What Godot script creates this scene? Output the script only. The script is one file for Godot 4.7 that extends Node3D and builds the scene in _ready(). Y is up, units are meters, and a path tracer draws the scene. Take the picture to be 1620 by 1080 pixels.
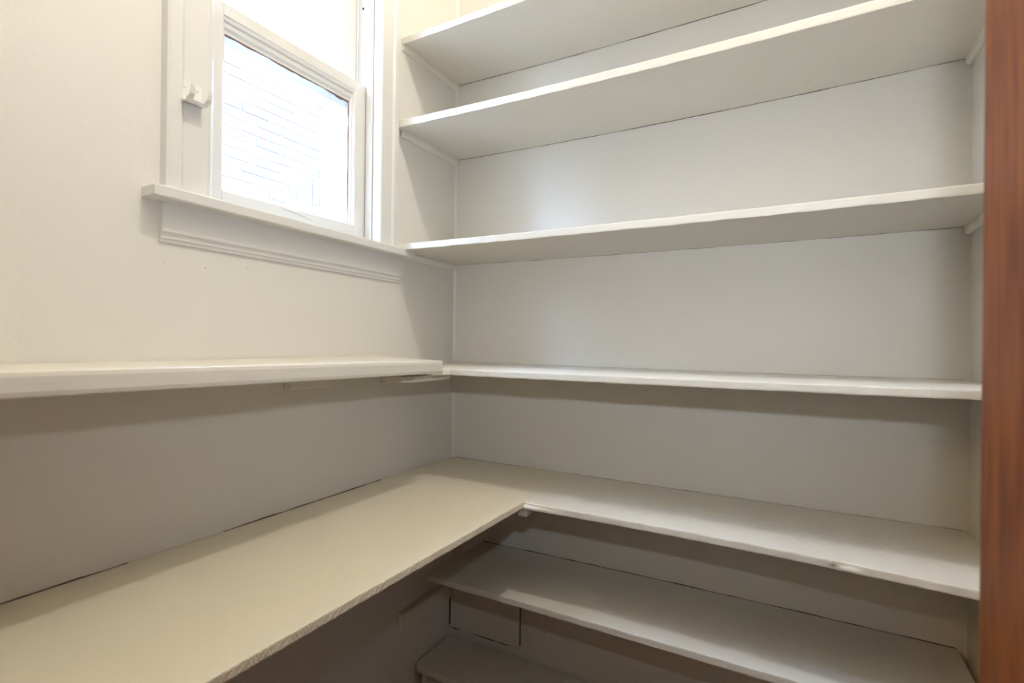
extends Node3D
# A painted pantry corner: window wall at x = 0, shelf wall at z = 0, y up, metres.

const W := 1.4496          # right wall
const CEIL := 3.50
const FRONT := 1.80        # inner face of the wall with the doorway

var M := {}
var rng := RandomNumberGenerator.new()
var wob := FastNoiseLite.new()

func _ready() -> void:
	rng.seed = 7
	wob.seed = 11
	wob.frequency = 1.0
	wob.fractal_octaves = 3
	camera_and_light()
	make_materials()
	room()
	hall()
	window()
	neighbour_wall()
	shelves()
	counter()
	lower_things()
	cleats()
	hook()
	door_leaf()
	ceiling_lamp()
	added_hall_lamp()
	flash_stand()
	marks()
	joint_shades()

# ------------------------------------------------------------------ camera, sky, lights
func camera_and_light() -> void:
	var cam := Camera3D.new()
	cam.name = "camera"
	cam.position = Vector3(1.10305, 1.43782, 1.5394)
	cam.rotation_order = EULER_ORDER_YXZ
	cam.rotation_degrees = Vector3(0.0518, 29.1405, 0.6433)
	var at := CameraAttributesPhysical.new()
	at.frustum_focal_length = 18.0
	at.frustum_focus_distance = 1.75
	at.frustum_near = 0.02
	at.frustum_far = 100.0
	at.exposure_aperture = 4.5
	cam.attributes = at
	cam.keep_aspect = Camera3D.KEEP_HEIGHT
	cam.fov = 67.38
	cam.near = 0.02
	cam.far = 100.0
	cam.current = true
	add_child(cam)

	var we := WorldEnvironment.new()
	we.name = "environment"
	var env := Environment.new()
	env.background_mode = Environment.BG_SKY
	var sky := Sky.new()
	var sm := ProceduralSkyMaterial.new()
	sm.sky_top_color = Color(0.68, 0.81, 1.0)
	sm.sky_horizon_color = Color(0.78, 0.88, 1.0)
	sm.ground_bottom_color = Color(0.30, 0.30, 0.30)
	sm.ground_horizon_color = Color(0.45, 0.46, 0.48)
	sm.sky_energy_multiplier = 1.0
	sky.sky_material = sm
	env.sky = sky
	env.background_energy_multiplier = 50.0
	env.tonemap_mode = Environment.TONE_MAPPER_LINEAR
	env.tonemap_exposure = 1.07
	env.sdfgi_enabled = true
	env.ssao_enabled = true
	env.ssil_enabled = true
	we.environment = env
	add_child(we)

const LAMP_AT := Vector3(1.20, 3.36, 1.00)
const LAMP_ENERGY := 1.05
const LAMP_COLOR := Color(1.0, 0.986, 0.950)
const FLASH_AT := Vector3(1.139, 1.66, 1.57)
const FLASH_ENERGY := 0.66
const FLASH_COLOR := Color(0.92, 0.96, 1.0)

# ------------------------------------------------------------------ materials
func noise_tex(freq: float, oct: int, seed_: int, normal := false, strength := 4.0, size := 512, ramp: Gradient = null) -> NoiseTexture2D:
	var n := FastNoiseLite.new()
	n.noise_type = FastNoiseLite.TYPE_SIMPLEX_SMOOTH
	n.seed = seed_
	n.frequency = freq
	n.fractal_octaves = oct
	var t := NoiseTexture2D.new()
	t.width = size
	t.height = size
	t.seamless = true
	t.noise = n
	if normal:
		t.as_normal_map = true
		t.bump_strength = strength
	if ramp:
		t.color_ramp = ramp
	return t

func paint(nm: String, c: Color, rough: float, nt: Texture2D, nscale: float, uvs: Vector3, spec := 0.5) -> StandardMaterial3D:
	var m := StandardMaterial3D.new()
	m.resource_name = nm
	m.albedo_color = c
	m.roughness = rough
	m.metallic_specular = spec
	if nt:
		m.normal_enabled = true
		m.normal_texture = nt
		m.normal_scale = nscale
	m.uv1_triplanar = true
	m.uv1_world_triplanar = true
	m.uv1_scale = uvs
	return m

func make_materials() -> void:
	var brush := noise_tex(0.02, 4, 3, true, 3.0)
	var grainy := noise_tex(0.012, 5, 5, true, 5.0)
	M.wall = paint("wall_paint", Color(0.878, 0.862, 0.826), 0.50, brush, 0.24, Vector3(5, 5, 5))
	M.ceiling = paint("ceiling_paint", Color(0.90, 0.88, 0.84), 0.8, brush, 0.2, Vector3(3, 3, 3))
	M.shelf = paint("shelf_paint", Color(0.885, 0.864, 0.818), 0.38, grainy, 0.32, Vector3(2.5, 6, 9))
	M.side = paint("side_shelf_paint", Color(0.885, 0.862, 0.812), 0.38, grainy, 0.32, Vector3(9, 9, 2.5))
	M.counter = paint("counter_paint", Color(0.905, 0.868, 0.785), 0.36, grainy, 0.30, Vector3(7, 7, 2.5))
	M.counter_back = paint("rough_sawn_counter_paint", Color(0.888, 0.860, 0.800), 0.36, grainy, 0.50, Vector3(30, 6, 4))
	M.trim = paint("trim_paint", Color(0.872, 0.862, 0.840), 0.34, grainy, 0.14, Vector3(9, 2.5, 9))
	M.rail = paint("rail_paint", Color(0.872, 0.862, 0.840), 0.34, grainy, 0.14, Vector3(9, 9, 2.5))
	M.plain = paint("painted_metal", Color(0.90, 0.885, 0.85), 0.32, null, 0.0, Vector3.ONE)
	M.floor = paint("floorboards", Color(0.42, 0.29, 0.19), 0.5, grainy, 0.3, Vector3(6, 6, 1))
	M.hall = paint("hall_paint", Color(0.80, 0.77, 0.71), 0.7, null, 0.0, Vector3.ONE)
	M.wood_bare = paint("bare_weathered_wood", Color(0.47, 0.36, 0.31), 0.85, grainy, 0.6, Vector3(9, 9, 9))
	M.dark = paint("dark_hole", Color(0.10, 0.09, 0.085), 0.9, null, 0.0, Vector3.ONE)
	M.shade_tone = paint("joint_shade_tone", Color(0.36, 0.31, 0.27), 0.95, null, 0.0, Vector3.ONE, 0.2)  # colour of the shade painted into the joints
	M.brass = paint("aged_brass", Color(0.62, 0.50, 0.28), 0.35, null, 0.0, Vector3.ONE)
	M.brass.metallic = 0.9
	M.black = paint("black_plastic", Color(0.06, 0.06, 0.065), 0.5, null, 0.0, Vector3.ONE)
	# stained door wood: long vertical grain, blotchy stain
	var g := Gradient.new()
	g.offsets = PackedFloat32Array([0.0, 0.35, 0.6, 1.0])
	g.colors = PackedColorArray([Color(0.39, 0.180, 0.065), Color(0.47, 0.235, 0.085), Color(0.52, 0.275, 0.105), Color(0.58, 0.32, 0.13)])
	var wood := noise_tex(0.011, 5, 21, false, 0.0, 512, g)
	M.wood = paint("stained_wood", Color(1, 1, 1), 0.45, grainy, 0.12, Vector3(9.3, 1.3, 9.3), 0.35)
	M.wood.albedo_texture = wood
	# outdoor brick, three tones, and mortar
	for i in 3:
		var c: Color = [Color(0.335, 0.305, 0.300), Color(0.275, 0.260, 0.270), Color(0.36, 0.33, 0.32)][i]
		M["brick%d" % i] = paint("brick_tone", c, 0.9, grainy, 0.5, Vector3(6, 6, 6))
	M.mortar = paint("mortar", Color(0.60, 0.59, 0.58), 0.95, grainy, 0.4, Vector3(6, 6, 6))
	var glass := StandardMaterial3D.new()
	glass.resource_name = "window_glass"
	glass.albedo_color = Color(0.96, 0.98, 0.98, 0.06)
	glass.transparency = BaseMaterial3D.TRANSPARENCY_ALPHA
	glass.roughness = 0.03
	M.glass = glass
	M.bulb = StandardMaterial3D.new()
	M.bulb.resource_name = "opal_glass"
	M.bulb.albedo_color = Color(0.95, 0.93, 0.88)
	M.bulb.emission_enabled = true
	M.bulb.emission = Color(1.0, 0.986, 0.950)
	M.bulb.emission_energy_multiplier = 1.5
	M.bulb_warm = M.bulb.duplicate()
	M.bulb_warm.resource_name = "warm_opal_glass"
	M.bulb_warm.emission = Color(1.0, 0.86, 0.64)
	M.flash_lens = StandardMaterial3D.new()
	M.flash_lens.resource_name = "flash_lens"
	M.flash_lens.albedo_color = Color(0.95, 0.95, 0.97)
	M.flash_lens.emission_enabled = true
	M.flash_lens.emission = Color(0.96, 0.97, 1.0)
	M.flash_lens.emission_energy_multiplier = 1.5

# ------------------------------------------------------------------ mesh helpers
func tri(t: Array, a: Vector3, b: Vector3, c: Vector3) -> void:
	t.append(a); t.append(b); t.append(c)

func quad(t: Array, a: Vector3, b: Vector3, c: Vector3, d: Vector3) -> void:
	tri(t, a, b, c); tri(t, a, c, d)

# closed loops of the same length, one after the other, with both ends capped
func sweep(loops: Array, closed := false) -> Array:
	var t := []
	var n: int = loops[0].size()
	for i in loops.size() - (0 if closed else 1):
		var p = loops[i]
		var q = loops[(i + 1) % loops.size()]
		for k in n:
			var l := (k + 1) % n
			quad(t, p[k], p[l], q[l], q[k])
	if not closed:
		for e in [0, loops.size() - 1]:
			var p = loops[e]
			var flat := flatten(p)
			var idx := Geometry2D.triangulate_polygon(flat)
			for k in range(0, idx.size(), 3):
				if e == 0:
					tri(t, p[idx[k]], p[idx[k + 2]], p[idx[k + 1]])
				else:
					tri(t, p[idx[k]], p[idx[k + 1]], p[idx[k + 2]])
	return outward(t)

func flatten(p: Array) -> PackedVector2Array:
	var nrm := Vector3.ZERO
	for k in p.size():
		nrm += p[k].cross(p[(k + 1) % p.size()])
	nrm = nrm.normalized()
	var u := nrm.cross(Vector3(0.31, 0.87, 0.38)).normalized()
	var v := nrm.cross(u)
	var o := PackedVector2Array()
	for q in p:
		o.append(Vector2(q.dot(u), q.dot(v)))
	return o

# Godot wants clockwise faces: a closed shape must have a negative signed volume
func outward(t: Array) -> Array:
	var vol := 0.0
	var c: Vector3 = t[0]
	for k in range(0, t.size(), 3):
		vol += (t[k] - c).dot((t[k + 1] - c).cross(t[k + 2] - c))
	if vol > 0.0:
		for k in range(0, t.size(), 3):
			var s = t[k + 1]
			t[k + 1] = t[k + 2]
			t[k + 2] = s
	return t

func box(lo: Vector3, hi: Vector3, r := 0.0015) -> Array:
	# chamfered box: three slabs' worth of corner points, hulled by hand
	var t := []
	var c := (lo + hi) / 2.0
	var h := (hi - lo) / 2.0
	r = minf(r, minf(h.x, minf(h.y, h.z)) * 0.9)
	var i := h - Vector3(r, r, r)
	for ax in 3:
		var b1 := (ax + 1) % 3
		var b2 := (ax + 2) % 3
		for s in [-1.0, 1.0]:
			var f := []
			for uv in [[-1, -1], [1, -1], [1, 1], [-1, 1]]:
				var p := c
				p[ax] += s * h[ax]
				p[b1] += uv[0] * i[b1]
				p[b2] += uv[1] * i[b2]
				f.append(p)
			face_out(t, f, c)
		for s1 in [-1.0, 1.0]:
			for s2 in [-1.0, 1.0]:
				var f := []
				for k in [[-1, 0], [1, 0], [1, 1], [-1, 1]]:
					var p := c
					p[ax] += k[0] * i[ax]
					p[b1] += s1 * (h[b1] if k[1] == 0 else i[b1])
					p[b2] += s2 * (i[b2] if k[1] == 0 else h[b2])
					f.append(p)
				face_out(t, f, c)
	for sx in [-1.0, 1.0]:
		for sy in [-1.0, 1.0]:
			for sz in [-1.0, 1.0]:
				var f := [c + Vector3(sx * h.x, sy * i.y, sz * i.z), c + Vector3(sx * i.x, sy * h.y, sz * i.z), c + Vector3(sx * i.x, sy * i.y, sz * h.z)]
				face_out(t, f, c)
	return t

func face_out(t: Array, f: Array, c: Vector3) -> void:
	var nrm: Vector3 = (f[1] - f[0]).cross(f[2] - f[0])
	if nrm.dot((f[0] + f[1] + f[2]) / 3.0 - c) > 0.0:
		f.reverse()
	for k in range(1, f.size() - 1):
		tri(t, f[0], f[k], f[k + 1])

func slab(lo: Vector3, hi: Vector3) -> Array:
	var t := []
	var c := (lo + hi) / 2.0
	for ax in 3:
		var b1 := (ax + 1) % 3
		var b2 := (ax + 2) % 3
		for s in [lo, hi]:
			var f := []
			for uv in [[0, 0], [1, 0], [1, 1], [0, 1]]:
				var p := Vector3.ZERO
				p[ax] = s[ax]
				p[b1] = hi[b1] if uv[0] else lo[b1]
				p[b2] = hi[b2] if uv[1] else lo[b2]
				f.append(p)
			face_out(t, f, c)
	return t

# an extruded profile: points (u, v) laid on two axes, from a to b along the third
func extrude(prof: Array, along: int, ua: int, va: int, a: float, b: float) -> Array:
	var loops := []
	for s in [a, b]:
		var l := []
		for p in prof:
			var q := Vector3.ZERO
			q[along] = s
			q[ua] = p[0]
			q[va] = p[1]
			l.append(q)
		loops.append(l)
	return sweep(loops)

# a round tube along points, radius per point
func tube(pts: Array, rads: Array, sides := 10) -> Array:
	var loops := []
	for i in pts.size():
		var d: Vector3 = (pts[mini(i + 1, pts.size() - 1)] - pts[maxi(i - 1, 0)]).normalized()
		var u := d.cross(Vector3(0.13, 0.21, 0.97) if absf(d.z) < 0.9 else Vector3(0.9, 0.1, 0.2)).normalized()
		var v := d.cross(u)
		var l := []
		for k in sides:
			var an := TAU * k / sides
			l.append(pts[i] + (u * cos(an) + v * sin(an)) * rads[i])
		loops.append(l)
	return sweep(loops)

func mesh_of(t: Array, mat: Material, smooth := false) -> ArrayMesh:
	var st := SurfaceTool.new()
	st.begin(Mesh.PRIMITIVE_TRIANGLES)
	st.set_smooth_group(0 if smooth else -1)
	for p in t:
		st.add_vertex(p)
	if smooth:
		st.index()
	st.generate_normals()
	st.set_material(mat)
	return st.commit()

func obj(called: String, t: Array, mat: Material, parent: Node = self, smooth := false) -> MeshInstance3D:
	var o := MeshInstance3D.new()
	o.name = numbered(called, parent)
	o.mesh = mesh_of(t, mat, smooth)
	o.cast_shadow = GeometryInstance3D.SHADOW_CASTING_SETTING_ON
	parent.add_child(o, true)
	return o

func numbered(called: String, parent: Node) -> String:
	if not parent.has_node(NodePath(called)):
		return called
	var n := 1
	while parent.has_node(NodePath("%s_%03d" % [called, n])):
		n += 1
	return "%s_%03d" % [called, n]

func group_node(called: String, at := Vector3.ZERO, parent: Node = self) -> Node3D:
	var o := Node3D.new()
	o.name = numbered(called, parent)
	o.position = at
	parent.add_child(o, true)
	return o

func tag(o: Node, label: String, category := "", grp := "") -> Node:
	o.set_meta("label", label)
	if category != "":
		o.set_meta("category", category)
	if grp != "":
		o.set_meta("group", grp)
	return o

func structure(o: Node, label: String, category: String) -> Node:
	o.set_meta("kind", "structure")
	return tag(o, label, category)

# value at x of the parabola through (x0,a) (x1,b) (x2,c)
func q3(x: float, x0: float, a: float, x1: float, b: float, x2: float, c: float) -> float:
	return a * (x - x1) * (x - x2) / ((x0 - x1) * (x0 - x2)) + b * (x - x0) * (x - x2) / ((x1 - x0) * (x1 - x2)) + c * (x - x0) * (x - x1) / ((x2 - x0) * (x2 - x1))

# A plank along x (swap = false) or z (swap = true), its back against the wall, front edge eased.
# top(s), depth(s) are Callables; rough is how far the front edge wanders; back(s) is the gap behind it.
func none(_s: float) -> float:
	return 0.0

func plank(a: float, b: float, n: int, top: Callable, depth: Callable, thick: float, ease: float, rough: float, swap: bool, seed_: float, back: Callable, chip: Callable = none, saw := 0.0, tilt: Callable = none) -> Array:
	var loops := []
	var at := []
	for i in n + 1:
		at.append(lerpf(a, b, float(i) / n))
	var tops := at.map(top)
	var depths := at.map(depth)
	var backs := at.map(back)
	var chips := at.map(chip)
	var tilts := at.map(tilt)
	for i in n + 1:
		var s: float = at[i]
		var y: float = tops[i]
		var d: float = depths[i]
		var bk: float = backs[i]
		var dy: float = tilts[i]   # how much the front is lower than the back
		var w1 := wob.get_noise_2d(s * 14.0, seed_) * rough
		var w2 := wob.get_noise_2d(s * 40.0, seed_ + 31.0) * rough * 0.25
		var w3 := w1 + wob.get_noise_2d(s * 20.0, seed_ + 57.0) * rough * 0.3
		var cut := Vector2(chips[i], 0.0)
		var yf := y - dy
		var pr := [Vector2(bk, y), Vector2(bk, y - thick)]
		# underside to the front, then up the front
		pr.append(Vector2(d - ease + w3, yf - thick + w3 * 0.4))
		pr.append(Vector2(d - ease * 0.3 + w3, yf - thick + ease * 0.3 + w3 * 0.4))
		for k in 5:
			var f := (k + 0.5) / 5.0
			var yy := lerpf(yf - thick + ease, yf - ease, f)
			var dd := d + lerpf(w3, w1, f) + 0.6 * w2
			if saw > 0.0:
				dd += saw * (absf(fposmod((s + (yy - y) * 0.75) / 0.011 + 2.0 * wob.get_noise_1d(s * 9.0), 1.0) - 0.5) - 0.25)
			dd -= cut.x * smoothstep(0.25, 0.8, f)
			pr.append(Vector2(dd, yy))
		pr.append(Vector2(d - ease * 0.3 + w1 - cut.x, yf - ease * 0.3 - cut.x * 0.25))
		pr.append(Vector2(d - ease + w1 * 0.5 - cut.x * 1.3, yf))
		var l := []
		for p in pr:
			l.append(Vector3(p.x, p.y, s) if swap else Vector3(s, p.y, p.x))
		loops.append(l)
	return sweep(loops)

# ------------------------------------------------------------------ the room
func room() -> void:
	var t := []
	# window wall, thick, with the opening for the window frame
	var x0 := -0.24
	t += slab(Vector3(x0, -0.1, -0.12), Vector3(0, CEIL, 0.385))
	t += slab(Vector3(x0, -0.1, 0.915), Vector3(0, CEIL, FRONT + 0.12))
	t += slab(Vector3(x0, -0.1, 0.385), Vector3(0, 1.690, 0.915))
	t += slab(Vector3(x0, 2.722, 0.385), Vector3(0, CEIL, 0.915))
	structure(obj("wall_left", t, M.wall), "cream painted plaster wall with the window in it", "wall")
	structure(obj("wall_back", slab(Vector3(0, -0.1, -0.12), Vector3(W + 0.12, CEIL, 0)), M.wall), "cream painted plaster wall behind the long shelves", "wall")
	structure(obj("wall_right", slab(Vector3(W, -0.1, 0), Vector3(W + 0.12, CEIL, FRONT + 0.12)), M.wall), "narrow strip of cream wall beside the stained wooden door", "wall")
	t = []
	t += slab(Vector3(0, -0.1, FRONT), Vector3(0.40, CEIL, FRONT + 0.12))
	t += slab(Vector3(1.285, -0.1, FRONT), Vector3(W, CEIL, FRONT + 0.12))
	t += slab(Vector3(0.40, 2.08, FRONT), Vector3(1.285, CEIL, FRONT + 0.12))
	structure(obj("wall_front", t, M.wall), "cream wall with the doorway behind the camera", "wall")
	structure(obj("floor", slab(Vector3(-0.24, -0.1, -0.12), Vector3(W + 0.12, 0, FRONT + 0.12)), M.floor), "brown wooden pantry floor below the shelves", "floor")
	structure(obj("ceiling", slab(Vector3(-0.24, CEIL, -0.12), Vector3(W + 0.12, CEIL + 0.12, FRONT + 0.12)), M.ceiling), "white painted pantry ceiling above the shelves", "ceiling")
	# paint-filled bead in the corner where the two walls meet
	var loops := []
	for i in 60:
		var y := lerpf(0.0, CEIL, i / 59.0)
		var r := 0.0055 + 0.0012 * wob.get_noise_1d(y * 6.0)
		loops.append([Vector3(-0.001, y, -0.001), Vector3(r * 1.5, y, -0.001), Vector3(r * 0.95, y, r * 0.35), Vector3(r * 0.35, y, r * 0.95), Vector3(-0.001, y, r * 1.5)])
	structure(obj("trim_1", sweep(loops), M.wall), "thin painted caulk bead up the corner of the two walls", "trim")

func hall() -> void:
	var z0 := FRONT + 0.12
	var z1 := 4.2
	var xa := -0.9
	var xb := 2.4
	var t := []
	t += slab(Vector3(xa - 0.12, -0.1, z1), Vector3(xb + 0.12, CEIL, z1 + 0.12))
	t += slab(Vector3(xa - 0.12, -0.1, z0), Vector3(xa, CEIL, z1))
	t += slab(Vector3(xb, -0.1, z0), Vector3(xb + 0.12, CEIL, z1))
	t += slab(Vector3(xa, -0.1, z0 - 0.12), Vector3(-0.24, CEIL, z0))
	t += slab(Vector3(W + 0.12, -0.1, z0 - 0.12), Vector3(xb, CEIL, z0))
	structure(obj("wall_hall", t, M.hall), "plain pale walls of the hall outside the pantry door", "wall")
	structure(obj("floor_hall", slab(Vector3(xa - 0.12, -0.1, z0), Vector3(xb + 0.12, 0, z1 + 0.12)), M.floor), "brown wooden floor of the hall outside the pantry", "floor")
	structure(obj("ceiling_hall", slab(Vector3(xa - 0.12, CEIL, z0 - 0.0), Vector3(xb + 0.12, CEIL + 0.12, z1 + 0.12)), M.ceiling), "white ceiling of the hall outside the pantry", "ceiling")

# ------------------------------------------------------------------ the window
const WZ0 := 0.407   # opening, far side
const WZ1 := 0.893   # opening, near side
const WTOP := 2.70

func window() -> void:
	var w := group_node("window_1")
	structure(w, "white painted double-hung sash window above the left-hand shelf", "window")
	# frame lining
	obj("jamb", box(Vector3(-0.235, 1.690, 0.386), Vector3(0.0, WTOP + 0.02, WZ0), 0.001), M.trim, w)
	obj("jamb", box(Vector3(-0.235, 1.690, WZ1), Vector3(0.0, WTOP + 0.02, 0.914), 0.001), M.trim, w)
	obj("head_jamb", box(Vector3(-0.235, WTOP, WZ0), Vector3(0.0, WTOP + 0.02, WZ1), 0.001), M.rail, w)
	for z in [[WZ0, WZ0 + 0.007], [WZ1 - 0.007, WZ1]]:
		obj("stop_bead", box(Vector3(-0.038, 1.725, z[0]), Vector3(-0.012, WTOP, z[1]), 0.003), M.trim, w)
		obj("parting_bead", box(Vector3(-0.0795, 1.69, z[0]), Vector3(-0.0755, WTOP, z[1]), 0.001), M.trim, w)
		obj("blind_stop", box(Vector3(-0.150, 1.69, z[0] - 0.001), Vector3(-0.118, WTOP, z[1] + 0.012 if z[0] < 0.6 else z[1]), 0.002), M.trim, w)
	# casings: flat board, raised outer band, fine bead at the inner edge
	var near := [[0.0, 0.905], [0.017, 0.905], [0.020, 0.909], [0.017, 0.913], [0.0165, 0.962], [0.019, 0.964], [0.0225, 0.969], [0.0225, 0.990], [0.019, 0.995], [0.0, 0.997]]
	var far := []
	for p in near:
		far.append([p[0], 0.4055 - (p[1] - 0.905) * 0.86])
	far.reverse()
	obj("casing", extrude(near, 1, 0, 2, 1.726, 2.80), M.trim, w)
	obj("casing", extrude(far, 1, 0, 2, 1.718, 2.80), M.trim, w)
	obj("head_casing", box(Vector3(0.0, WTOP + 0.004, 0.4062), Vector3(0.020, 2.80, 0.9045), 0.003), M.rail, w)
	# stool (inner sill), a little out of level like the photo's, with rounded nose and horns
	var loops := []
	for i in 41:
		var z := lerpf(0.284, 1.0295, i / 40.0)
		var y := lerpf(1.7203, 1.7300, i / 40.0)
		var e := 0.0
		if i == 0 or i == 40:
			e = 0.003
		var k := 0.0006 * wob.get_noise_1d(z * 20.0)
		loops.append([Vector3(0.0004, y - e, z), Vector3(0.044 - e, y - e + k, z), Vector3(0.0508 - e, y - 0.0012 - e + k, z), Vector3(0.0526 - e, y - 0.0040, z),
			Vector3(0.0522 - e, y - 0.0212, z), Vector3(0.0508 - e, y - 0.0234 + e, z), Vector3(0.046 - e, y - 0.0245 + e + k, z), Vector3(0.0004, y - 0.0245 + e, z)])
	var st := obj("stool", sweep(loops), M.rail, w)
	obj("stool_inner", box(Vector3(-0.0395, 1.692, WZ0 + 0.0005), Vector3(0.0003, 1.720, WZ1 - 0.0005), 0.001), M.rail, w)
	# apron under the stool with a moulded lower edge
	var prof := [[0.0, 1.0], [0.0145, 1.0], [0.0145, 0.048], [0.0135, 0.0455], [0.0100, 0.0430], [0.0085, 0.0375], [0.0085, 0.0345], [0.0060, 0.0325], [0.0045, 0.0265], [0.0, 0.026]]
	var al := []
	for i in 13:
		var z := lerpf(0.3055, 0.998, i / 12.0)
		var dy := lerpf(-0.0085, 0.0, i / 12.0)
		var l := []
		for p in prof:
			var yy: float = 1.7050 if p[1] == 1.0 else 1.602 + p[1]
			l.append(Vector3(p[0], yy + dy, z))
		al.append(l)
	obj("apron", sweep(al), M.rail, w)
	# outside sill board
	obj("outer_sill", extrude([[-0.040, 1.6915], [-0.040, 1.712], [-0.27, 1.685], [-0.27, 1.660], [-0.242, 1.660], [-0.242, 1.6915]], 2, 0, 1, WZ0 + 0.001, WZ1 - 0.001), M.rail, w)
	sash(w, "lower_sash", -0.0405, 1.713, 2.2021, 0.0445, 0.0625, 0.0290, true)
	sash(w, "upper_sash", -0.0800, 2.128, 2.698, 0.0400, 0.034, 0.060, false)

# one sash: two stiles, two rails, moulded sticking, pane; xf is its inner face
func sash(w: Node3D, called: String, xf: float, y0: float, y1: float, stile: float, bottom: float, top: float, lower: bool) -> void:
	var s := group_node(called, Vector3.ZERO, w)
	var za := WZ0 + 0.001
	var zb := WZ1 - 0.001
	var xb := xf - 0.034
	obj("stile", box(Vector3(xb, y0, za), Vector3(xf, y1, za + stile), 0.0015), M.trim, s)
	obj("stile", box(Vector3(xb, y0, zb - stile), Vector3(xf, y1, zb), 0.0015), M.trim, s)
	obj("bottom_rail", box(Vector3(xb, y0, za + stile), Vector3(xf, y0 + bottom, zb - stile), 0.0008), M.rail, s)
	obj("meeting_rail" if lower else "top_rail", box(Vector3(xb, y1 - top, za + stile), Vector3(xf, y1, zb - stile), 0.0008), M.rail, s)
	# sticking: moulded inner edge running round the glass, mitred; (inset, depth) pairs
	var a := Vector2(za + stile, y0 + bottom)
	var b := Vector2(zb - stile, y1 - top)
	var wide := Vector4(0.0105, 0.0105, 0.004, 0.034) if lower else Vector4(0.014, 0.014, 0.010, 0.012)   # far, near, bottom, top
	var steps := [[0.0, 0.0012], [0.25, 0.0035], [0.28, 0.0075], [0.62, 0.0090], [0.78, 0.0140], [1.0, 0.0150], [1.0, 0.0195], [0.0, 0.0195]]
	var loops := []
	for e in steps:
		var f: float = e[0]
		var x: float = xf - e[1]
		loops.append([Vector3(x, a.y + wide.z * f, a.x + wide.x * f), Vector3(x, a.y + wide.z * f, b.x - wide.y * f), Vector3(x, b.y - wide.w * f, b.x - wide.y * f), Vector3(x, b.y - wide.w * f, a.x + wide.x * f)])
	obj("sticking", sweep(loops, true), M.trim, s)
	obj("pane", slab(Vector3(xf - 0.0225, a.y - 0.004, a.x - 0.004), Vector3(xf - 0.0197, b.y + 0.004, b.x + 0.004)), M.glass, s)
	if lower:
		# cracked, bare putty line along the top and the far edge of the glass
		var top_l := []
		var side_l := []
		for i in 61:
			var f := i / 60.0
			var z := lerpf(b.x - 0.0107, a.x + 0.0107, f)
			var h := 0.0008 + 0.0032 * clampf(0.5 + 0.9 * wob.get_noise_1d(z * 13.0 + 4.0), 0.0, 1.0)
			if f > 0.88 and f < 0.95:
				h += 0.003
			var y := b.y - wide.w
			top_l.append([Vector3(xf - 0.0172, y - h, z), Vector3(xf - 0.0145, y + 0.0004, z), Vector3(xf - 0.019, y + 0.0004, z)])
			var ys := lerpf(a.y + wide.z, b.y - wide.w, f)
			var hs := 0.0007 + 0.0016 * clampf(0.5 + wob.get_noise_1d(ys * 17.0 + 9.0), 0.0, 1.0)
			var zz := a.x + wide.x
			side_l.append([Vector3(xf - 0.0172, ys, zz + hs), Vector3(xf - 0.0145, ys, zz - 0.0004), Vector3(xf - 0.019, ys, zz - 0.0004)])
		tag(obj("putty_line", sweep(top_l), M.wood_bare, s), "cracked brown putty line above the glass")
		tag(obj("putty_line", sweep(side_l), M.wood_bare, s), "cracked brown putty line beside the glass")
		var bot := []
		for i in 31:
			var z := lerpf(b.x - 0.012, 0.74, i / 30.0)
			var h := 0.0003 + 0.0016 * clampf(0.3 + 1.3 * wob.get_noise_1d(z * 25.0 + 2.0), 0.0, 1.0)
			var y := a.y + wide.z
			bot.append([Vector3(xf - 0.0172, y + h, z), Vector3(xf - 0.0145, y - 0.0004, z), Vector3(xf - 0.019, y - 0.0004, z)])
		tag(obj("putty_line", sweep(bot), M.wood_bare, s), "flaking putty under the glass")
		# shallow pull, thick with paint, on the bottom rail
		var lift := []
		for i in 15:
			var f := i / 14.0
			var z := lerpf(0.690, 0.600, f)
			var h := 0.006 * sin(PI * clampf(f * 0.92 + 0.08, 0.0, 1.0)) + 0.002
			var y := 1.7735 - 0.011 * f * f
			lift.append([Vector3(xf - 0.001, y - 0.006, z), Vector3(xf + h * 0.55, y - 0.0045, z), Vector3(xf + h * 0.6, y - 0.0012, z), Vector3(xf - 0.001, y, z)])
		tag(obj("sash_lift", sweep(lift), M.plain, s), "shallow painted-over finger pull on the bottom rail")
		obj("sash_catch", box(Vector3(xf - 0.022, y1 - 0.001, 0.655), Vector3(xf - 0.008, y1 + 0.006, 0.672), 0.002), M.plain, s)
	else:
		obj("pin_hole", tube([Vector3(-0.058, 2.444, WZ0 - 0.001), Vector3(-0.058, 2.444, WZ0 + 0.0012)], [0.0035, 0.0035], 8), M.dark, s)

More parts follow.
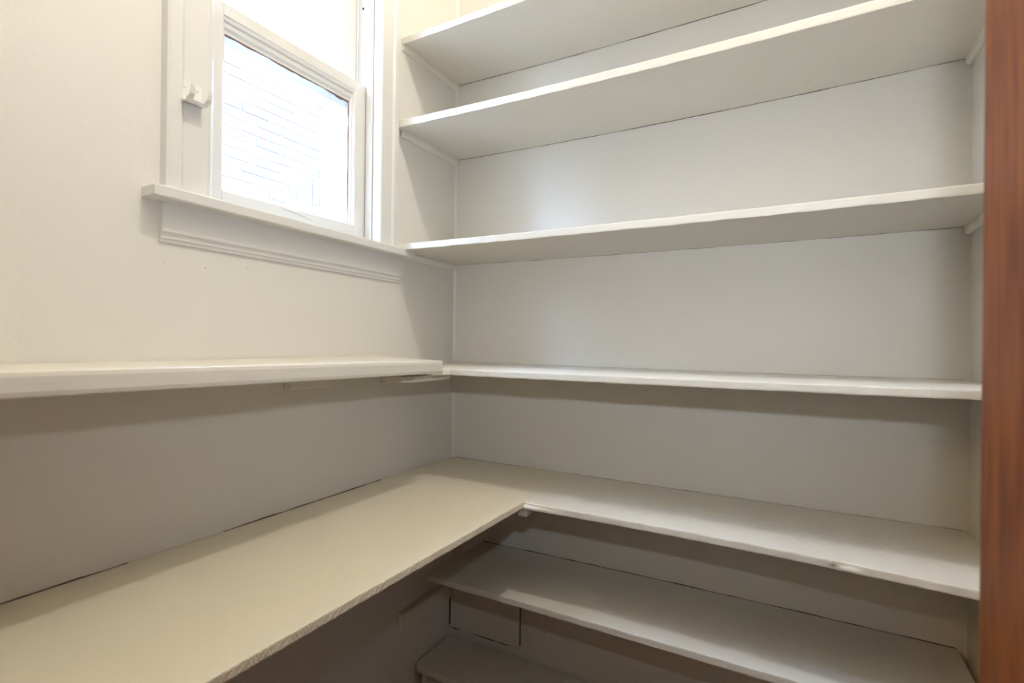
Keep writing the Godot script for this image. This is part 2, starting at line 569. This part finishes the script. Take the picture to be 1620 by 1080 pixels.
# ------------------------------------------------------------------ neighbour's brick wall outside
func neighbour_wall() -> void:
	var n := group_node("neighbour_wall", Vector3(-2.2, 0, 0))
	tag(n, "pale brick wall of the house next door, seen through the window glass", "brick wall")
	obj("mortar_bed", slab(Vector3(-0.25, -0.3, -6.0), Vector3(0.0, 3.62, 3.0)), M.mortar, n)
	var meshes := []
	for i in 3:
		meshes.append(mesh_of(box(Vector3(-0.005, -0.0285, -0.1), Vector3(0.008, 0.0285, 0.1), 0.003), M["brick%d" % i]))
	var row := 0
	var y := 2.06
	while y < 3.60:
		var z := -1.95 + (0.105 if row % 2 else 0.0)
		while z < 0.02:
			var in_head := z < -0.98 and z > -1.9 and y > 2.46 and y < 2.70     # soldier course over the neighbour's window
			if not in_head and not (z < -0.98 and z > -1.9 and y <= 2.46):
				var b := MeshInstance3D.new()
				b.name = numbered("brick", n)
				b.mesh = meshes[rng.randi() % 3]
				b.position = Vector3(rng.randf_range(-0.002, 0.002), y, z)
				n.add_child(b, true)
			z += 0.210
		row += 1
		y += 0.068
	for i in 13:
		var b := MeshInstance3D.new()
		b.name = numbered("brick", n)
		b.mesh = meshes[rng.randi() % 3]
		b.position = Vector3(0.004, 2.585, -0.985 - i * 0.0705)
		b.rotation_degrees = Vector3(90, 0, 0)
		n.add_child(b, true)
	obj("window_head", box(Vector3(-0.02, 2.405, -1.93), Vector3(0.03, 2.475, -0.94), 0.006), M.mortar, n)

# ------------------------------------------------------------------ shelves on the back wall
func shelves() -> void:
	var gap := func(s): return 0.0012 + 0.0022 * clampf(wob.get_noise_1d(s * 4.0 + 3.0) + 0.35, 0.0, 1.0)
	var gap2 := func(s): return 0.0010 + 0.0020 * clampf(wob.get_noise_1d(s * 3.0 + 8.0) + 0.5 * (s - 0.4), 0.0, 1.0)
	var a := 0.0015
	var b := W - 0.0015
	var t := plank(a, b, 90, func(s): return q3(s, 0.0, 2.3741, 0.72, 2.3663, W, 2.3800) + 0.0205, func(s): return q3(s, 0.0, 0.3005, 0.45, 0.311, W, 0.314), 0.0205, 0.0016, 0.0012, false, 1.0, gap)
	tag(obj("wall_shelf", t, M.shelf), "topmost long white shelf, cut off by the top of the photo", "shelf", "long shelves on the back wall")
	t = plank(a, b, 90, func(s): return q3(s, 0.0, 2.1010, 0.72, 2.0918, W, 2.1044) + 0.0215, func(s): return q3(s, 0.0, 0.3255, 0.72, 0.319, W, 0.3127), 0.0215, 0.0016, 0.0012, false, 2.0, gap)
	tag(obj("wall_shelf", t, M.shelf), "second long white shelf from the top, crossing beside the window's upper half", "shelf", "long shelves on the back wall")
	t = plank(a, b, 90, func(s): return q3(s, 0.0, 1.7170, 0.72, 1.7117, W, 1.7150) + 0.0190, func(s): return q3(s, 0.0, 0.3325, 0.72, 0.329, W, 0.3265), 0.0190, 0.0016, 0.0018, false, 3.0, gap2)
	tag(obj("wall_shelf", t, M.shelf), "long white shelf that meets the end of the window sill, third from the top", "shelf", "long shelves on the back wall")
	t = plank(a, b, 110, func(s): return q3(s, 0.0, 1.3639, 0.72, 1.3616, W, 1.3621), func(s): return q3(s, 0.0, 0.352, 0.72, 0.348, W, 0.346) + 0.055 * smoothstep(0.235, 0.205, s), 0.0180, 0.0020, 0.0030, false, 4.0, gap2, none, 0.0, func(s): return 0.0042 * (1.0 - s / W))
	tag(obj("wall_shelf", t, M.shelf), "long white shelf at eye level with a chipped front edge, meeting the thick left-hand shelf", "shelf", "long shelves on the back wall")
	# thick shelf on the window wall
	t = plank(0.415, FRONT - 0.002, 60, func(s): return 1.3932 + 0.0008 * (s - 0.9), func(s): return 0.262, 0.0340, 0.0050, 0.0006, true, 5.0, gap, none, 0.0, func(s): return 0.0082 - (s - 0.43) * 0.0112)
	tag(obj("side_shelf", t, M.side), "thick white shelf with rounded edges on the window wall, below the sill", "shelf")

func counter() -> void:
	# left: deep board with saw-marked front, gap at the wall closed here and there by caulk
	var open_gap := func(s): return 0.0042 if (s > 0.372 and s < 0.86) or s > 1.045 else 0.0008
	var t := plank(0.0015, FRONT - 0.002, 520, func(s): return 1.0150 if s < 0.35 else q3(s, 0.35, 1.0148, 0.9, 1.0126, FRONT, 1.0135), func(s): return q3(s, 0.34, 0.4748, 0.95, 0.4682, FRONT, 0.466) if s > 0.34 else 0.4748, 0.0150, 0.0012, 0.0016, true, 6.0, open_gap, none, 0.0032)
	tag(obj("counter_board", t, M.counter), "deep white counter board under the window with a saw-marked front edge", "counter")
	# right: continues along the back wall; the front edge is split and chipped near the corner and at a knot
	var chip := func(s):
		var c := 0.0
		if s < 0.62:
			c = 0.0075 * exp(-pow((s - 0.475) / 0.05, 2.0)) + 0.0028 * smoothstep(0.62, 0.50, s) * (0.5 + wob.get_noise_1d(s * 60.0))
		c += 0.004 * exp(-pow((s - 1.196) / 0.014, 2.0)) - 0.003 * exp(-pow((s - 1.168) / 0.006, 2.0))
		return maxf(c, -0.003)
	var edge := func(s): return 0.0012 + 0.0012 * clampf(wob.get_noise_1d(s * 5.0 + 20.0), 0.0, 1.0)
	t = plank(0.4752, W - 0.0015, 190, func(s): return q3(s, 0.4752, 1.0150, 0.95, 1.0147, W, 1.0153), func(s): return q3(s, 0.4752, 0.345, 0.95, 0.338, W, 0.374), 0.0172, 0.0018, 0.0034, false, 7.0, edge, chip)
	tag(obj("counter_board", t, M.counter_back), "shallower white counter board along the back wall with a chipped, knotty front edge", "counter")

func lower_things() -> void:
	var edge := func(s): return 0.0016 + 0.0026 * clampf(wob.get_noise_1d(s * 3.0 + 40.0) + 0.3, 0.0, 1.0)
	var t := plank(0.1354, 1.432, 110, func(s): return q3(s, 0.0, 0.7290, 0.72, 0.7394, W, 0.7406), func(s): return q3(s, 0.1354, 0.308, 0.72, 0.319, W, 0.3218), 0.0178, 0.0016, 0.0024, false, 8.0, edge)
	tag(obj("under_shelf", t, M.shelf), "long white shelf in shade below the counter, its left end stopping short of the wall", "shelf")
	# wide board fixed flat on the back wall that carries the left end of that shelf
	var loops := []
	for s in [[0.0002, 0.005], [0.0040, 0.005], [0.0045, 0.0], [0.0115, 0.0], [0.0130, 0.0016]]:
		var z: float = s[0]
		var i: float = s[1]
		loops.append([Vector3(0.0075 + i, 0.3985 + i, z), Vector3(0.280 - i * 0.6, 0.4035 + i, z), Vector3(0.287 - i * 0.8, 0.4065 + i, z), Vector3(0.2890 - i, 0.413 + i * 0.5, z), Vector3(0.2890 - i, 0.600, z), Vector3(0.0075 + i, 0.598, z)])
	tag(obj("backing_board", sweep(loops), M.wall), "wide white board fixed flat to the back wall in the low corner", "board")
	loops = []
	for s in [[0.0002, 0.0], [0.0085, 0.0], [0.0110, 0.0030]]:
		var z: float = s[0]
		var i: float = s[1]
		loops.append([Vector3(0.326 + i, 0.427 + i, z), Vector3(0.334, 0.4215 + i, z), Vector3(0.362, 0.4225 + i, z), Vector3(0.376, 0.429 + i, z), Vector3(0.3840 - i, 0.4395, z), Vector3(0.3850 - i, 0.600, z), Vector3(0.309 + i, 0.599, z), Vector3(0.318 + i, 0.50, z)])
	tag(obj("batten", sweep(loops), M.wall), "slim painted batten with a rounded foot beside the wide backing board", "batten")
	# low bench standing on the floor in the corner
	var bench := group_node("low_bench", Vector3(0, 0, 0))
	tag(bench, "low white bench in the dark corner near the floor with a rounded front corner", "bench")
	var out := []
	for k in 7:
		var an := PI / 2.0 * k / 6.0
		out.append(Vector2(0.028 - 0.022 * sin(an), 0.192 + 0.022 * cos(an)))
	var plan := [Vector2(1.425, 0.006), Vector2(1.425, 0.214)]
	plan += out
	plan += [Vector2(0.006, 0.020), Vector2(0.012, 0.006)]
	loops = []
	for s in [[0.350, 0.002], [0.352, 0.0], [0.3685, 0.0], [0.3705, 0.002]]:
		var l := []
		for p in plan:
			var c := Vector2(0.7, 0.11)
			var q: Vector2 = p + (c - p).normalized() * s[1]
			l.append(Vector3(q.x, s[0] - 0.006 * q.x, q.y))
		loops.append(l)
	obj("seat", sweep(loops), M.shelf, bench)
	for x in [0.0295, 0.70, 1.385]:
		obj("side_panel", box(Vector3(x, 0.0, 0.012), Vector3(x + 0.020, 0.3495 - 0.006 * x - 0.0002, 0.200), 0.0015), M.trim, bench)
	obj("stretcher", box(Vector3(0.0497, 0.24, 0.020), Vector3(0.6998, 0.33, 0.036), 0.0015), M.shelf, bench)

# ------------------------------------------------------------------ cleats and blocks that carry the shelves
func left_cleat(top: float, z1: float, label: String) -> void:
	var loops := []
	for i in 13:
		var f := i / 12.0
		var z := lerpf(0.0075, z1, f)
		var y := top
		var c := 0.0055 if i == 12 else 0.0
		loops.append([Vector3(0.0002, y, z), Vector3(0.0135 - c, y, z), Vector3(0.0130 - c, y - 0.010 + c * 0.3, z), Vector3(0.0095 - c * 0.6, y - 0.0135, z), Vector3(0.0090 - c * 0.6, y - 0.0155, z), Vector3(0.0060 - c * 0.4, y - 0.0185, z), Vector3(0.0002, y - 0.0190, z)])
	tag(obj("shelf_cleat", sweep(loops), M.side), label, "cleat", "moulded cleats on the window wall")

func right_cleat(top: float, label: String) -> void:
	var loops := []
	for z in [0.003, 0.150, 0.295, 0.300]:
		var c := 0.004 if z == 0.300 else 0.0
		loops.append([Vector3(W - 0.0002, top, z), Vector3(W - 0.0135 + c, top, z), Vector3(W - 0.0135 + c, top - 0.013, z), Vector3(W - 0.008 + c, top - 0.018, z), Vector3(W - 0.0002, top - 0.018, z)])
	tag(obj("shelf_cleat", sweep(loops), M.side), label, "cleat", "cleats on the right-hand wall")

func cleats() -> void:
	left_cleat(2.3735, 0.299, "moulded white cleat on the window wall under the topmost shelf")
	left_cleat(2.1000, 0.303, "moulded white cleat on the window wall under the second shelf from the top")
	left_cleat(1.7160, 0.300, "moulded white cleat on the window wall running behind the far end of the sill")
	right_cleat(2.1038, "short white cleat beside the wooden door under the second shelf from the top")
	right_cleat(1.7142, "short white cleat beside the wooden door under the shelf that meets the sill")
	right_cleat(2.3790, "white cleat on the right wall under the topmost shelf, out of the photo")
	# block that ties the thick shelf's end to the eye-level shelf, its ends cut at a slant
	var loops := []
	for y in [1.3258, 1.3270, 1.3418]:
		var i := 0.0012 if y == 1.3258 else 0.0
		loops.append([Vector3(0.204 - i, y, 0.300), Vector3(0.204 - i, y, 0.462), Vector3(0.178, y, 0.487 - i), Vector3(0.110, y, 0.487 - i), Vector3(0.110, y, 0.262 + i), Vector3(0.178, y, 0.262 + i)])
	tag(obj("splice_block", sweep(loops), M.side), "flat white block under the joint of the thick and thin shelves by the wall corner", "block")
	# cleat under the counter's corner joint
	tag(obj("joint_cleat", box(Vector3(0.4505, 0.9720, 0.004), Vector3(0.4790, 0.9970, 0.331), 0.003), M.side), "small white cleat poking out below the inside corner of the counter", "cleat")
	# thin blocks under the thick shelf
	loops = []
	for s in [[0.579, 0.004], [0.583, 0.0155], [0.690, 0.0170], [0.706, 0.0150], [0.711, 0.004]]:
		var z: float = s[0]
		var x: float = s[1]
		loops.append([Vector3(0.0002, 1.3572, z), Vector3(x, 1.3572, z), Vector3(x, 1.3165, z), Vector3(x * 0.6, 1.3120, z), Vector3(0.0002, 1.3115, z)])
	tag(obj("shelf_block", sweep(loops), M.side), "thin painted block under the middle of the thick left-hand shelf", "block")
	tag(obj("shelf_block", box(Vector3(0.0002, 1.3085, 0.3165), Vector3(0.020, 1.3135, 0.378), 0.0015), M.side), "small painted sliver of wood beside the pointed corner cleat", "block")
	# left-over cleat on the window wall, low in the corner
	loops = []
	for s in [[0.0290, 0.019], [0.287, 0.0205], [0.2915, 0.0180]]:
		var z: float = s[0]
		var x: float = s[1]
		var y := lerpf(0.0, 0.004, z / 0.29)
		loops.append([Vector3(0.0002, 0.5660 + y, z), Vector3(x - 0.002, 0.5660 + y, z), Vector3(x, 0.5640 + y, z), Vector3(x, 0.5125 + y, z), Vector3(x - 0.002, 0.5105 + y, z), Vector3(0.0002, 0.5105 + y, z)])
	tag(obj("wall_cleat", sweep(loops), M.side), "bare left-over cleat on the left wall, low under the counter, carrying nothing", "cleat")

# ------------------------------------------------------------------ double hook on the window casing
func hook() -> void:
	var h := group_node("coat_hook", Vector3(0.0170, 1.9164, 0.9495))
	tag(h, "double coat hook painted white, screwed to the near side of the window casing", "hook")
	var pl := []
	for s in [[-0.0004, 0.0], [0.0020, 0.0], [0.0030, 0.0012]]:
		var x: float = s[0]
		var i: float = s[1]
		pl.append([Vector3(x, 0.0 + i, -0.0225 + i), Vector3(x, 0.0 + i, 0.0225 - i), Vector3(x, 0.0375 - i, 0.0225 - i), Vector3(x, 0.0415 - i, 0.0185 - i), Vector3(x, 0.0415 - i, -0.0185 + i), Vector3(x, 0.0375 - i, -0.0225 + i)])
	obj("plate", sweep(pl), M.plain, h)
	# curled lip along the plate's foot, from which the two prongs rise
	var lip := []
	for k in 9:
		var f := k / 8.0
		var an := f * PI * 0.55
		var c := Vector2(0.0025 + 0.027 * f, 0.0035 - 0.0075 * sin(f * PI * 0.8))
		var half := lerpf(0.0225, 0.0195, f)
		lip.append([Vector3(c.x, c.y + 0.0018, -half), Vector3(c.x, c.y + 0.0018, half), Vector3(c.x, c.y - 0.0018, half), Vector3(c.x, c.y - 0.0018, -half)])
		an += 0.0
	obj("lip", sweep(lip), M.plain, h)
	for s in [-1.0, 1.0]:
		var pts := [Vector3(0.022, 0.0005, s * 0.0155), Vector3(0.031, 0.0005, s * 0.0165), Vector3(0.037, 0.006, s * 0.0170), Vector3(0.0395, 0.014, s * 0.0172), Vector3(0.0405, 0.0225, s * 0.0172)]
		var lp := []
		for i in pts.size():
			var p: Vector3 = pts[i]
			var d: Vector3 = (pts[mini(i + 1, 4)] - pts[maxi(i - 1, 0)]).normalized()
			var nrm := Vector3(-d.y, d.x, 0.0).normalized() * 0.0016
			var hw: float = [0.0052, 0.0050, 0.0044, 0.0036, 0.0030][i]
			lp.append([p + nrm + Vector3(0, 0, hw), p + nrm - Vector3(0, 0, hw), p - nrm - Vector3(0, 0, hw), p - nrm + Vector3(0, 0, hw)])
		obj("prong", sweep(lp), M.plain, h)
	for q in [Vector2(0.030, 0.0130), Vector2(0.030, -0.0125), Vector2(0.014, -0.004)]:
		obj("screw", tube([Vector3(0.0022, q.x, q.y), Vector3(0.0040, q.x, q.y), Vector3(0.0048, q.x, q.y)], [0.0036, 0.0030, 0.0012], 10), M.plain, h)

# ------------------------------------------------------------------ open door at the right edge
func door_leaf() -> void:
	var d := group_node("door_leaf", Vector3(1.2500, 0, 1.79))
	tag(d, "open red-brown stained wooden door standing at the right edge of the photo", "door")
	var x0 := -0.018
	var x1 := 0.018
	var z0 := -0.794     # free edge
	var z1 := 0.0
	var y0 := 0.008
	var y1 := 2.06
	obj("stile", box(Vector3(x0, y0, z0), Vector3(x1, y1, z0 + 0.115), 0.003), M.wood, d)
	obj("stile", box(Vector3(x0, y0, z1 - 0.115), Vector3(x1, y1, z1), 0.003), M.wood, d)
	for r in [[0.008, 0.24], [0.86, 1.04], [1.94, 2.06]]:
		obj("rail", box(Vector3(x0, r[0], z0 + 0.1152), Vector3(x1, r[1], z1 - 0.1152), 0.002), M.wood, d)
	for p in [[0.2402, 0.8598], [1.0402, 1.9398]]:
		obj("panel", box(Vector3(x0 + 0.010, p[0], z0 + 0.1152), Vector3(x1 - 0.010, p[1], z1 - 0.1152), 0.002), M.wood, d)
	for s in [-1.0, 1.0]:
		var sx: float = 0.018 * s
		obj("knob", tube([Vector3(sx, 0.95, z0 + 0.062), Vector3(sx + s * 0.006, 0.95, z0 + 0.062), Vector3(sx + s * 0.008, 0.95, z0 + 0.062), Vector3(sx + s * 0.03, 0.95, z0 + 0.062), Vector3(sx + s * 0.042, 0.95, z0 + 0.062), Vector3(sx + s * 0.056, 0.95, z0 + 0.062), Vector3(sx + s * 0.062, 0.95, z0 + 0.062)], [0.024, 0.022, 0.009, 0.009, 0.024, 0.022, 0.008], 16), M.brass, d, true)

# ------------------------------------------------------------------ lamps
func ceiling_lamp() -> void:
	var l := group_node("ceiling_lamp", Vector3(LAMP_AT.x, CEIL, LAMP_AT.z))
	tag(l, "small round opal ceiling lamp on a short brass neck above the pantry", "lamp")
	obj("canopy", tube([Vector3(0, -0.001, 0), Vector3(0, -0.012, 0), Vector3(0, -0.022, 0)], [0.055, 0.052, 0.020], 20), M.brass, l)
	obj("neck", tube([Vector3(0, -0.022, 0), Vector3(0, -0.085, 0)], [0.014, 0.014], 12), M.brass, l)
	var dy := LAMP_AT.y - CEIL
	var pts := []
	var rad := []
	for k in 13:
		var an := PI * k / 12.0
		pts.append(Vector3(0, dy + 0.055 * cos(an), 0))
		rad.append(maxf(0.055 * sin(an), 0.002))
	obj("globe_lamp", tube(pts, rad, 20), M.bulb, l, true)
	var o := OmniLight3D.new()
	o.name = "lamp_light"
	o.position = Vector3(0, dy, 0)
	o.light_color = LAMP_COLOR
	o.light_energy = LAMP_ENERGY
	o.light_size = 0.045
	o.omni_range = 12.0
	o.omni_attenuation = 2.0
	o.shadow_enabled = true
	l.add_child(o)

func added_hall_lamp() -> void:  # added unseen lamp, a warm fill for the lower shadows
	var at := Vector3(-0.45, 2.75, 3.55)
	var l := group_node("added_hall_lamp", Vector3(at.x, CEIL, at.z))
	tag(l, "added, unseen warm round opal lamp in the hall behind the camera, for shadow fill", "lamp")
	obj("canopy", tube([Vector3(0, -0.001, 0), Vector3(0, -0.012, 0), Vector3(0, -0.022, 0)], [0.055, 0.052, 0.020], 20), M.brass, l)
	var dy := at.y - CEIL
	obj("rod", tube([Vector3(0, -0.022, 0), Vector3(0, dy + 0.088, 0)], [0.008, 0.008], 10), M.brass, l)
	var pts := []
	var rad := []
	for k in 13:
		var an := PI * k / 12.0
		pts.append(Vector3(0, dy + 0.09 * cos(an), 0))
		rad.append(maxf(0.09 * sin(an), 0.002))
	obj("globe_lamp", tube(pts, rad, 20), M.bulb_warm, l, true)
	var o := OmniLight3D.new()
	o.name = "added_fill_light"
	o.position = Vector3(0, dy, 0)
	o.light_color = Color(1.0, 0.86, 0.64)
	o.light_energy = 0.9
	o.light_size = 0.08
	o.omni_range = 12.0
	o.omni_attenuation = 2.0
	o.shadow_enabled = true
	l.add_child(o)

func flash_stand() -> void:
	var f := group_node("flash_stand", Vector3(FLASH_AT.x - 0.03, 0, 1.64))
	tag(f, "photographer's flash head on a slim black stand behind the camera", "flash")
	var dz := FLASH_AT.z - 1.64
	obj("pole", tube([Vector3(0, 0.02, 0), Vector3(0, 1.62, 0)], [0.011, 0.009], 10), M.black, f)
	for k in 3:
		var an := TAU * k / 3.0 + 0.5
		var e := Vector3(cos(an), 0, sin(an)) * 0.055
		obj("leg", tube([Vector3(0, 0.16, 0), e * 0.6 + Vector3(0, 0.07, 0), e + Vector3(0, 0.008, 0)], [0.008, 0.008, 0.008], 8), M.black, f)
	var y := FLASH_AT.y
	obj("flash_body", box(Vector3(-0.010, y - 0.045, -0.045), Vector3(0.066, y + 0.028, 0.045), 0.006), M.black, f)
	obj("flash_lamp", box(Vector3(0.0, y - 0.020, dz + 0.006), Vector3(0.056, y + 0.020, -0.0455), 0.003), M.flash_lens, f)
	var s := SpotLight3D.new()
	s.name = "flash_light"
	s.light_color = FLASH_COLOR
	s.light_energy = FLASH_ENERGY
	s.light_size = 0.022
	s.spot_angle = 70.0
	s.spot_angle_attenuation = 1.0
	s.spot_range = 12.0
	s.spot_attenuation = 2.0
	s.shadow_enabled = true
	s.position = Vector3(0.03, y, dz)
	s.rotation_degrees = Vector3(19.0, 28.0, 0)
	f.add_child(s)

# dark strip painted in as the shade of a board-to-wall joint: (at, y) stations along x or z
func joint_shade(parent: Node, pts: Array, side: float, swap: bool, seed_: float, size := 0.0013, open := 0.15) -> void:
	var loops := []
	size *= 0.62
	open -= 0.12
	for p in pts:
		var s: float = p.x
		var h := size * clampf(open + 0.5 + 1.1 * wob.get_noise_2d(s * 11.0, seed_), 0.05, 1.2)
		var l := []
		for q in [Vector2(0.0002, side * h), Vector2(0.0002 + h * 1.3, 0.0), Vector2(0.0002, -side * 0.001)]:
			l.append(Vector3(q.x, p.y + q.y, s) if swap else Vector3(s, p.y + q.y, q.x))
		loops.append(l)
	tag(obj("painted_joint_shade", sweep(loops), M.shade_tone, parent), "dark strip painted as the shade in the joint along the board")

func line(a: float, b: float, n: int, f: Callable) -> Array:
	return range(n + 1).map(func(i): return lerpf(a, b, float(i) / n)).map(f)

func joint_shades() -> void:  # shade lines painted in where boards meet the walls
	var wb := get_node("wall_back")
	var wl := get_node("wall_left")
	joint_shade(wb, line(0.02, W - 0.015, 120, func(s): return Vector2(s, q3(s, 0.0, 2.3741, 0.72, 2.3663, W, 2.3800))), -1.0, false, 3.0, 0.0016)
	joint_shade(wb, line(0.02, W - 0.015, 120, func(s): return Vector2(s, q3(s, 0.0, 2.1010, 0.72, 2.0918, W, 2.1044))), -1.0, false, 9.0, 0.0016)
	joint_shade(wb, line(0.02, W - 0.015, 120, func(s): return Vector2(s, q3(s, 0.0, 1.7170, 0.72, 1.7117, W, 1.7150))), -1.0, false, 15.0, 0.0014)
	joint_shade(wb, line(0.02, W - 0.01, 120, func(s): return Vector2(s, q3(s, 0.0, 1.3639, 0.72, 1.3616, W, 1.3621))), 1.0, false, 21.0, 0.0008, -0.1)
	joint_shade(wb, line(0.02, W - 0.01, 120, func(s): return Vector2(s, 1.0150 if s < 0.4752 else q3(s, 0.4752, 1.0150, 0.95, 1.0147, W, 1.0153))), 1.0, false, 27.0, 0.0015, 0.0)
	joint_shade(wb, line(0.136, 1.431, 120, func(s): return Vector2(s, q3(s, 0.0, 0.7290, 0.72, 0.7394, W, 0.7406))), 1.0, false, 33.0, 0.0026, 0.2)
	joint_shade(wl, line(0.372, 0.86, 60, func(s): return Vector2(s, q3(s, 0.35, 1.0148, 0.9, 1.0126, FRONT, 1.0135))), 1.0, true, 39.0, 0.0026, 0.3)
	joint_shade(wl, line(1.045, 1.60, 60, func(s): return Vector2(s, q3(s, 0.35, 1.0148, 0.9, 1.0126, FRONT, 1.0135))), 1.0, true, 45.0, 0.0024, 0.3)
	joint_shade(wb, line(0.009, 0.279, 30, func(s): return Vector2(s, 0.3985 + 0.005 * (s - 0.0075) / 0.2725)), -1.0, false, 57.0, 0.0150, 0.6)
	joint_shade(wl, line(0.030, 0.287, 30, func(s): return Vector2(s, 0.5108 + 0.004 * s / 0.29)), -1.0, true, 63.0, 0.0022, 0.5)
	for e in [[0.0008, 0.0066, 0.012], [0.2893, 0.2914, 0.005]]:  # painted shade at both upright edges of the backing board
		tag(obj("painted_joint_shade", box(Vector3(e[0], 0.408, 0.0003), Vector3(e[1], 0.597, e[2]), 0.0005), M.shade_tone, wb), "dark strip painted as the gap shade beside the backing board")
	joint_shade(wl, line(0.43, 0.85, 60, func(s): return Vector2(s, 1.632 - 0.0085 * (0.998 - s) / 0.69)), -1.0, true, 51.0, 0.0018, -0.1)

# ------------------------------------------------------------------ small blemishes
func marks() -> void:
	# paint-covered fibre stuck on the back wall above the counter
	var wb := get_node("wall_back")
	var wl := get_node("wall_left")
	obj("paint_lump", tube([Vector3(0.330, 1.0345, 0.0004), Vector3(0.3345, 1.0320, 0.0022), Vector3(0.3420, 1.0255, 0.0026), Vector3(0.3455, 1.0215, 0.0006)], [0.0014, 0.0024, 0.0026, 0.0014], 8), M.wall, wb)
	for p in [Vector3(0.42, 1.60, 0.0), Vector3(1.05, 1.83, 0.0), Vector3(1.21, 1.13, 0.0)]:
		obj("paint_lump", tube([p + Vector3(-0.003, 0.002, -0.0004), p + Vector3(0, 0, 0.0012), p + Vector3(0.004, -0.002, -0.0004)], [0.0006, 0.0014, 0.0006], 6), M.wall, wb)
	for p in [Vector3(0.0, 1.590, 0.985), Vector3(0.0, 1.588, 0.905), Vector3(0.0, 1.60, 0.81), Vector3(0.0, 1.10, 0.76), Vector3(0.0, 1.60, 0.37)]:
		obj("paint_lump", tube([p + Vector3(-0.0004, 0.003, -0.002), p + Vector3(0.0011, 0, 0), p + Vector3(-0.0004, -0.002, 0.003)], [0.0006, 0.0015, 0.0006], 6), M.wall, wl)
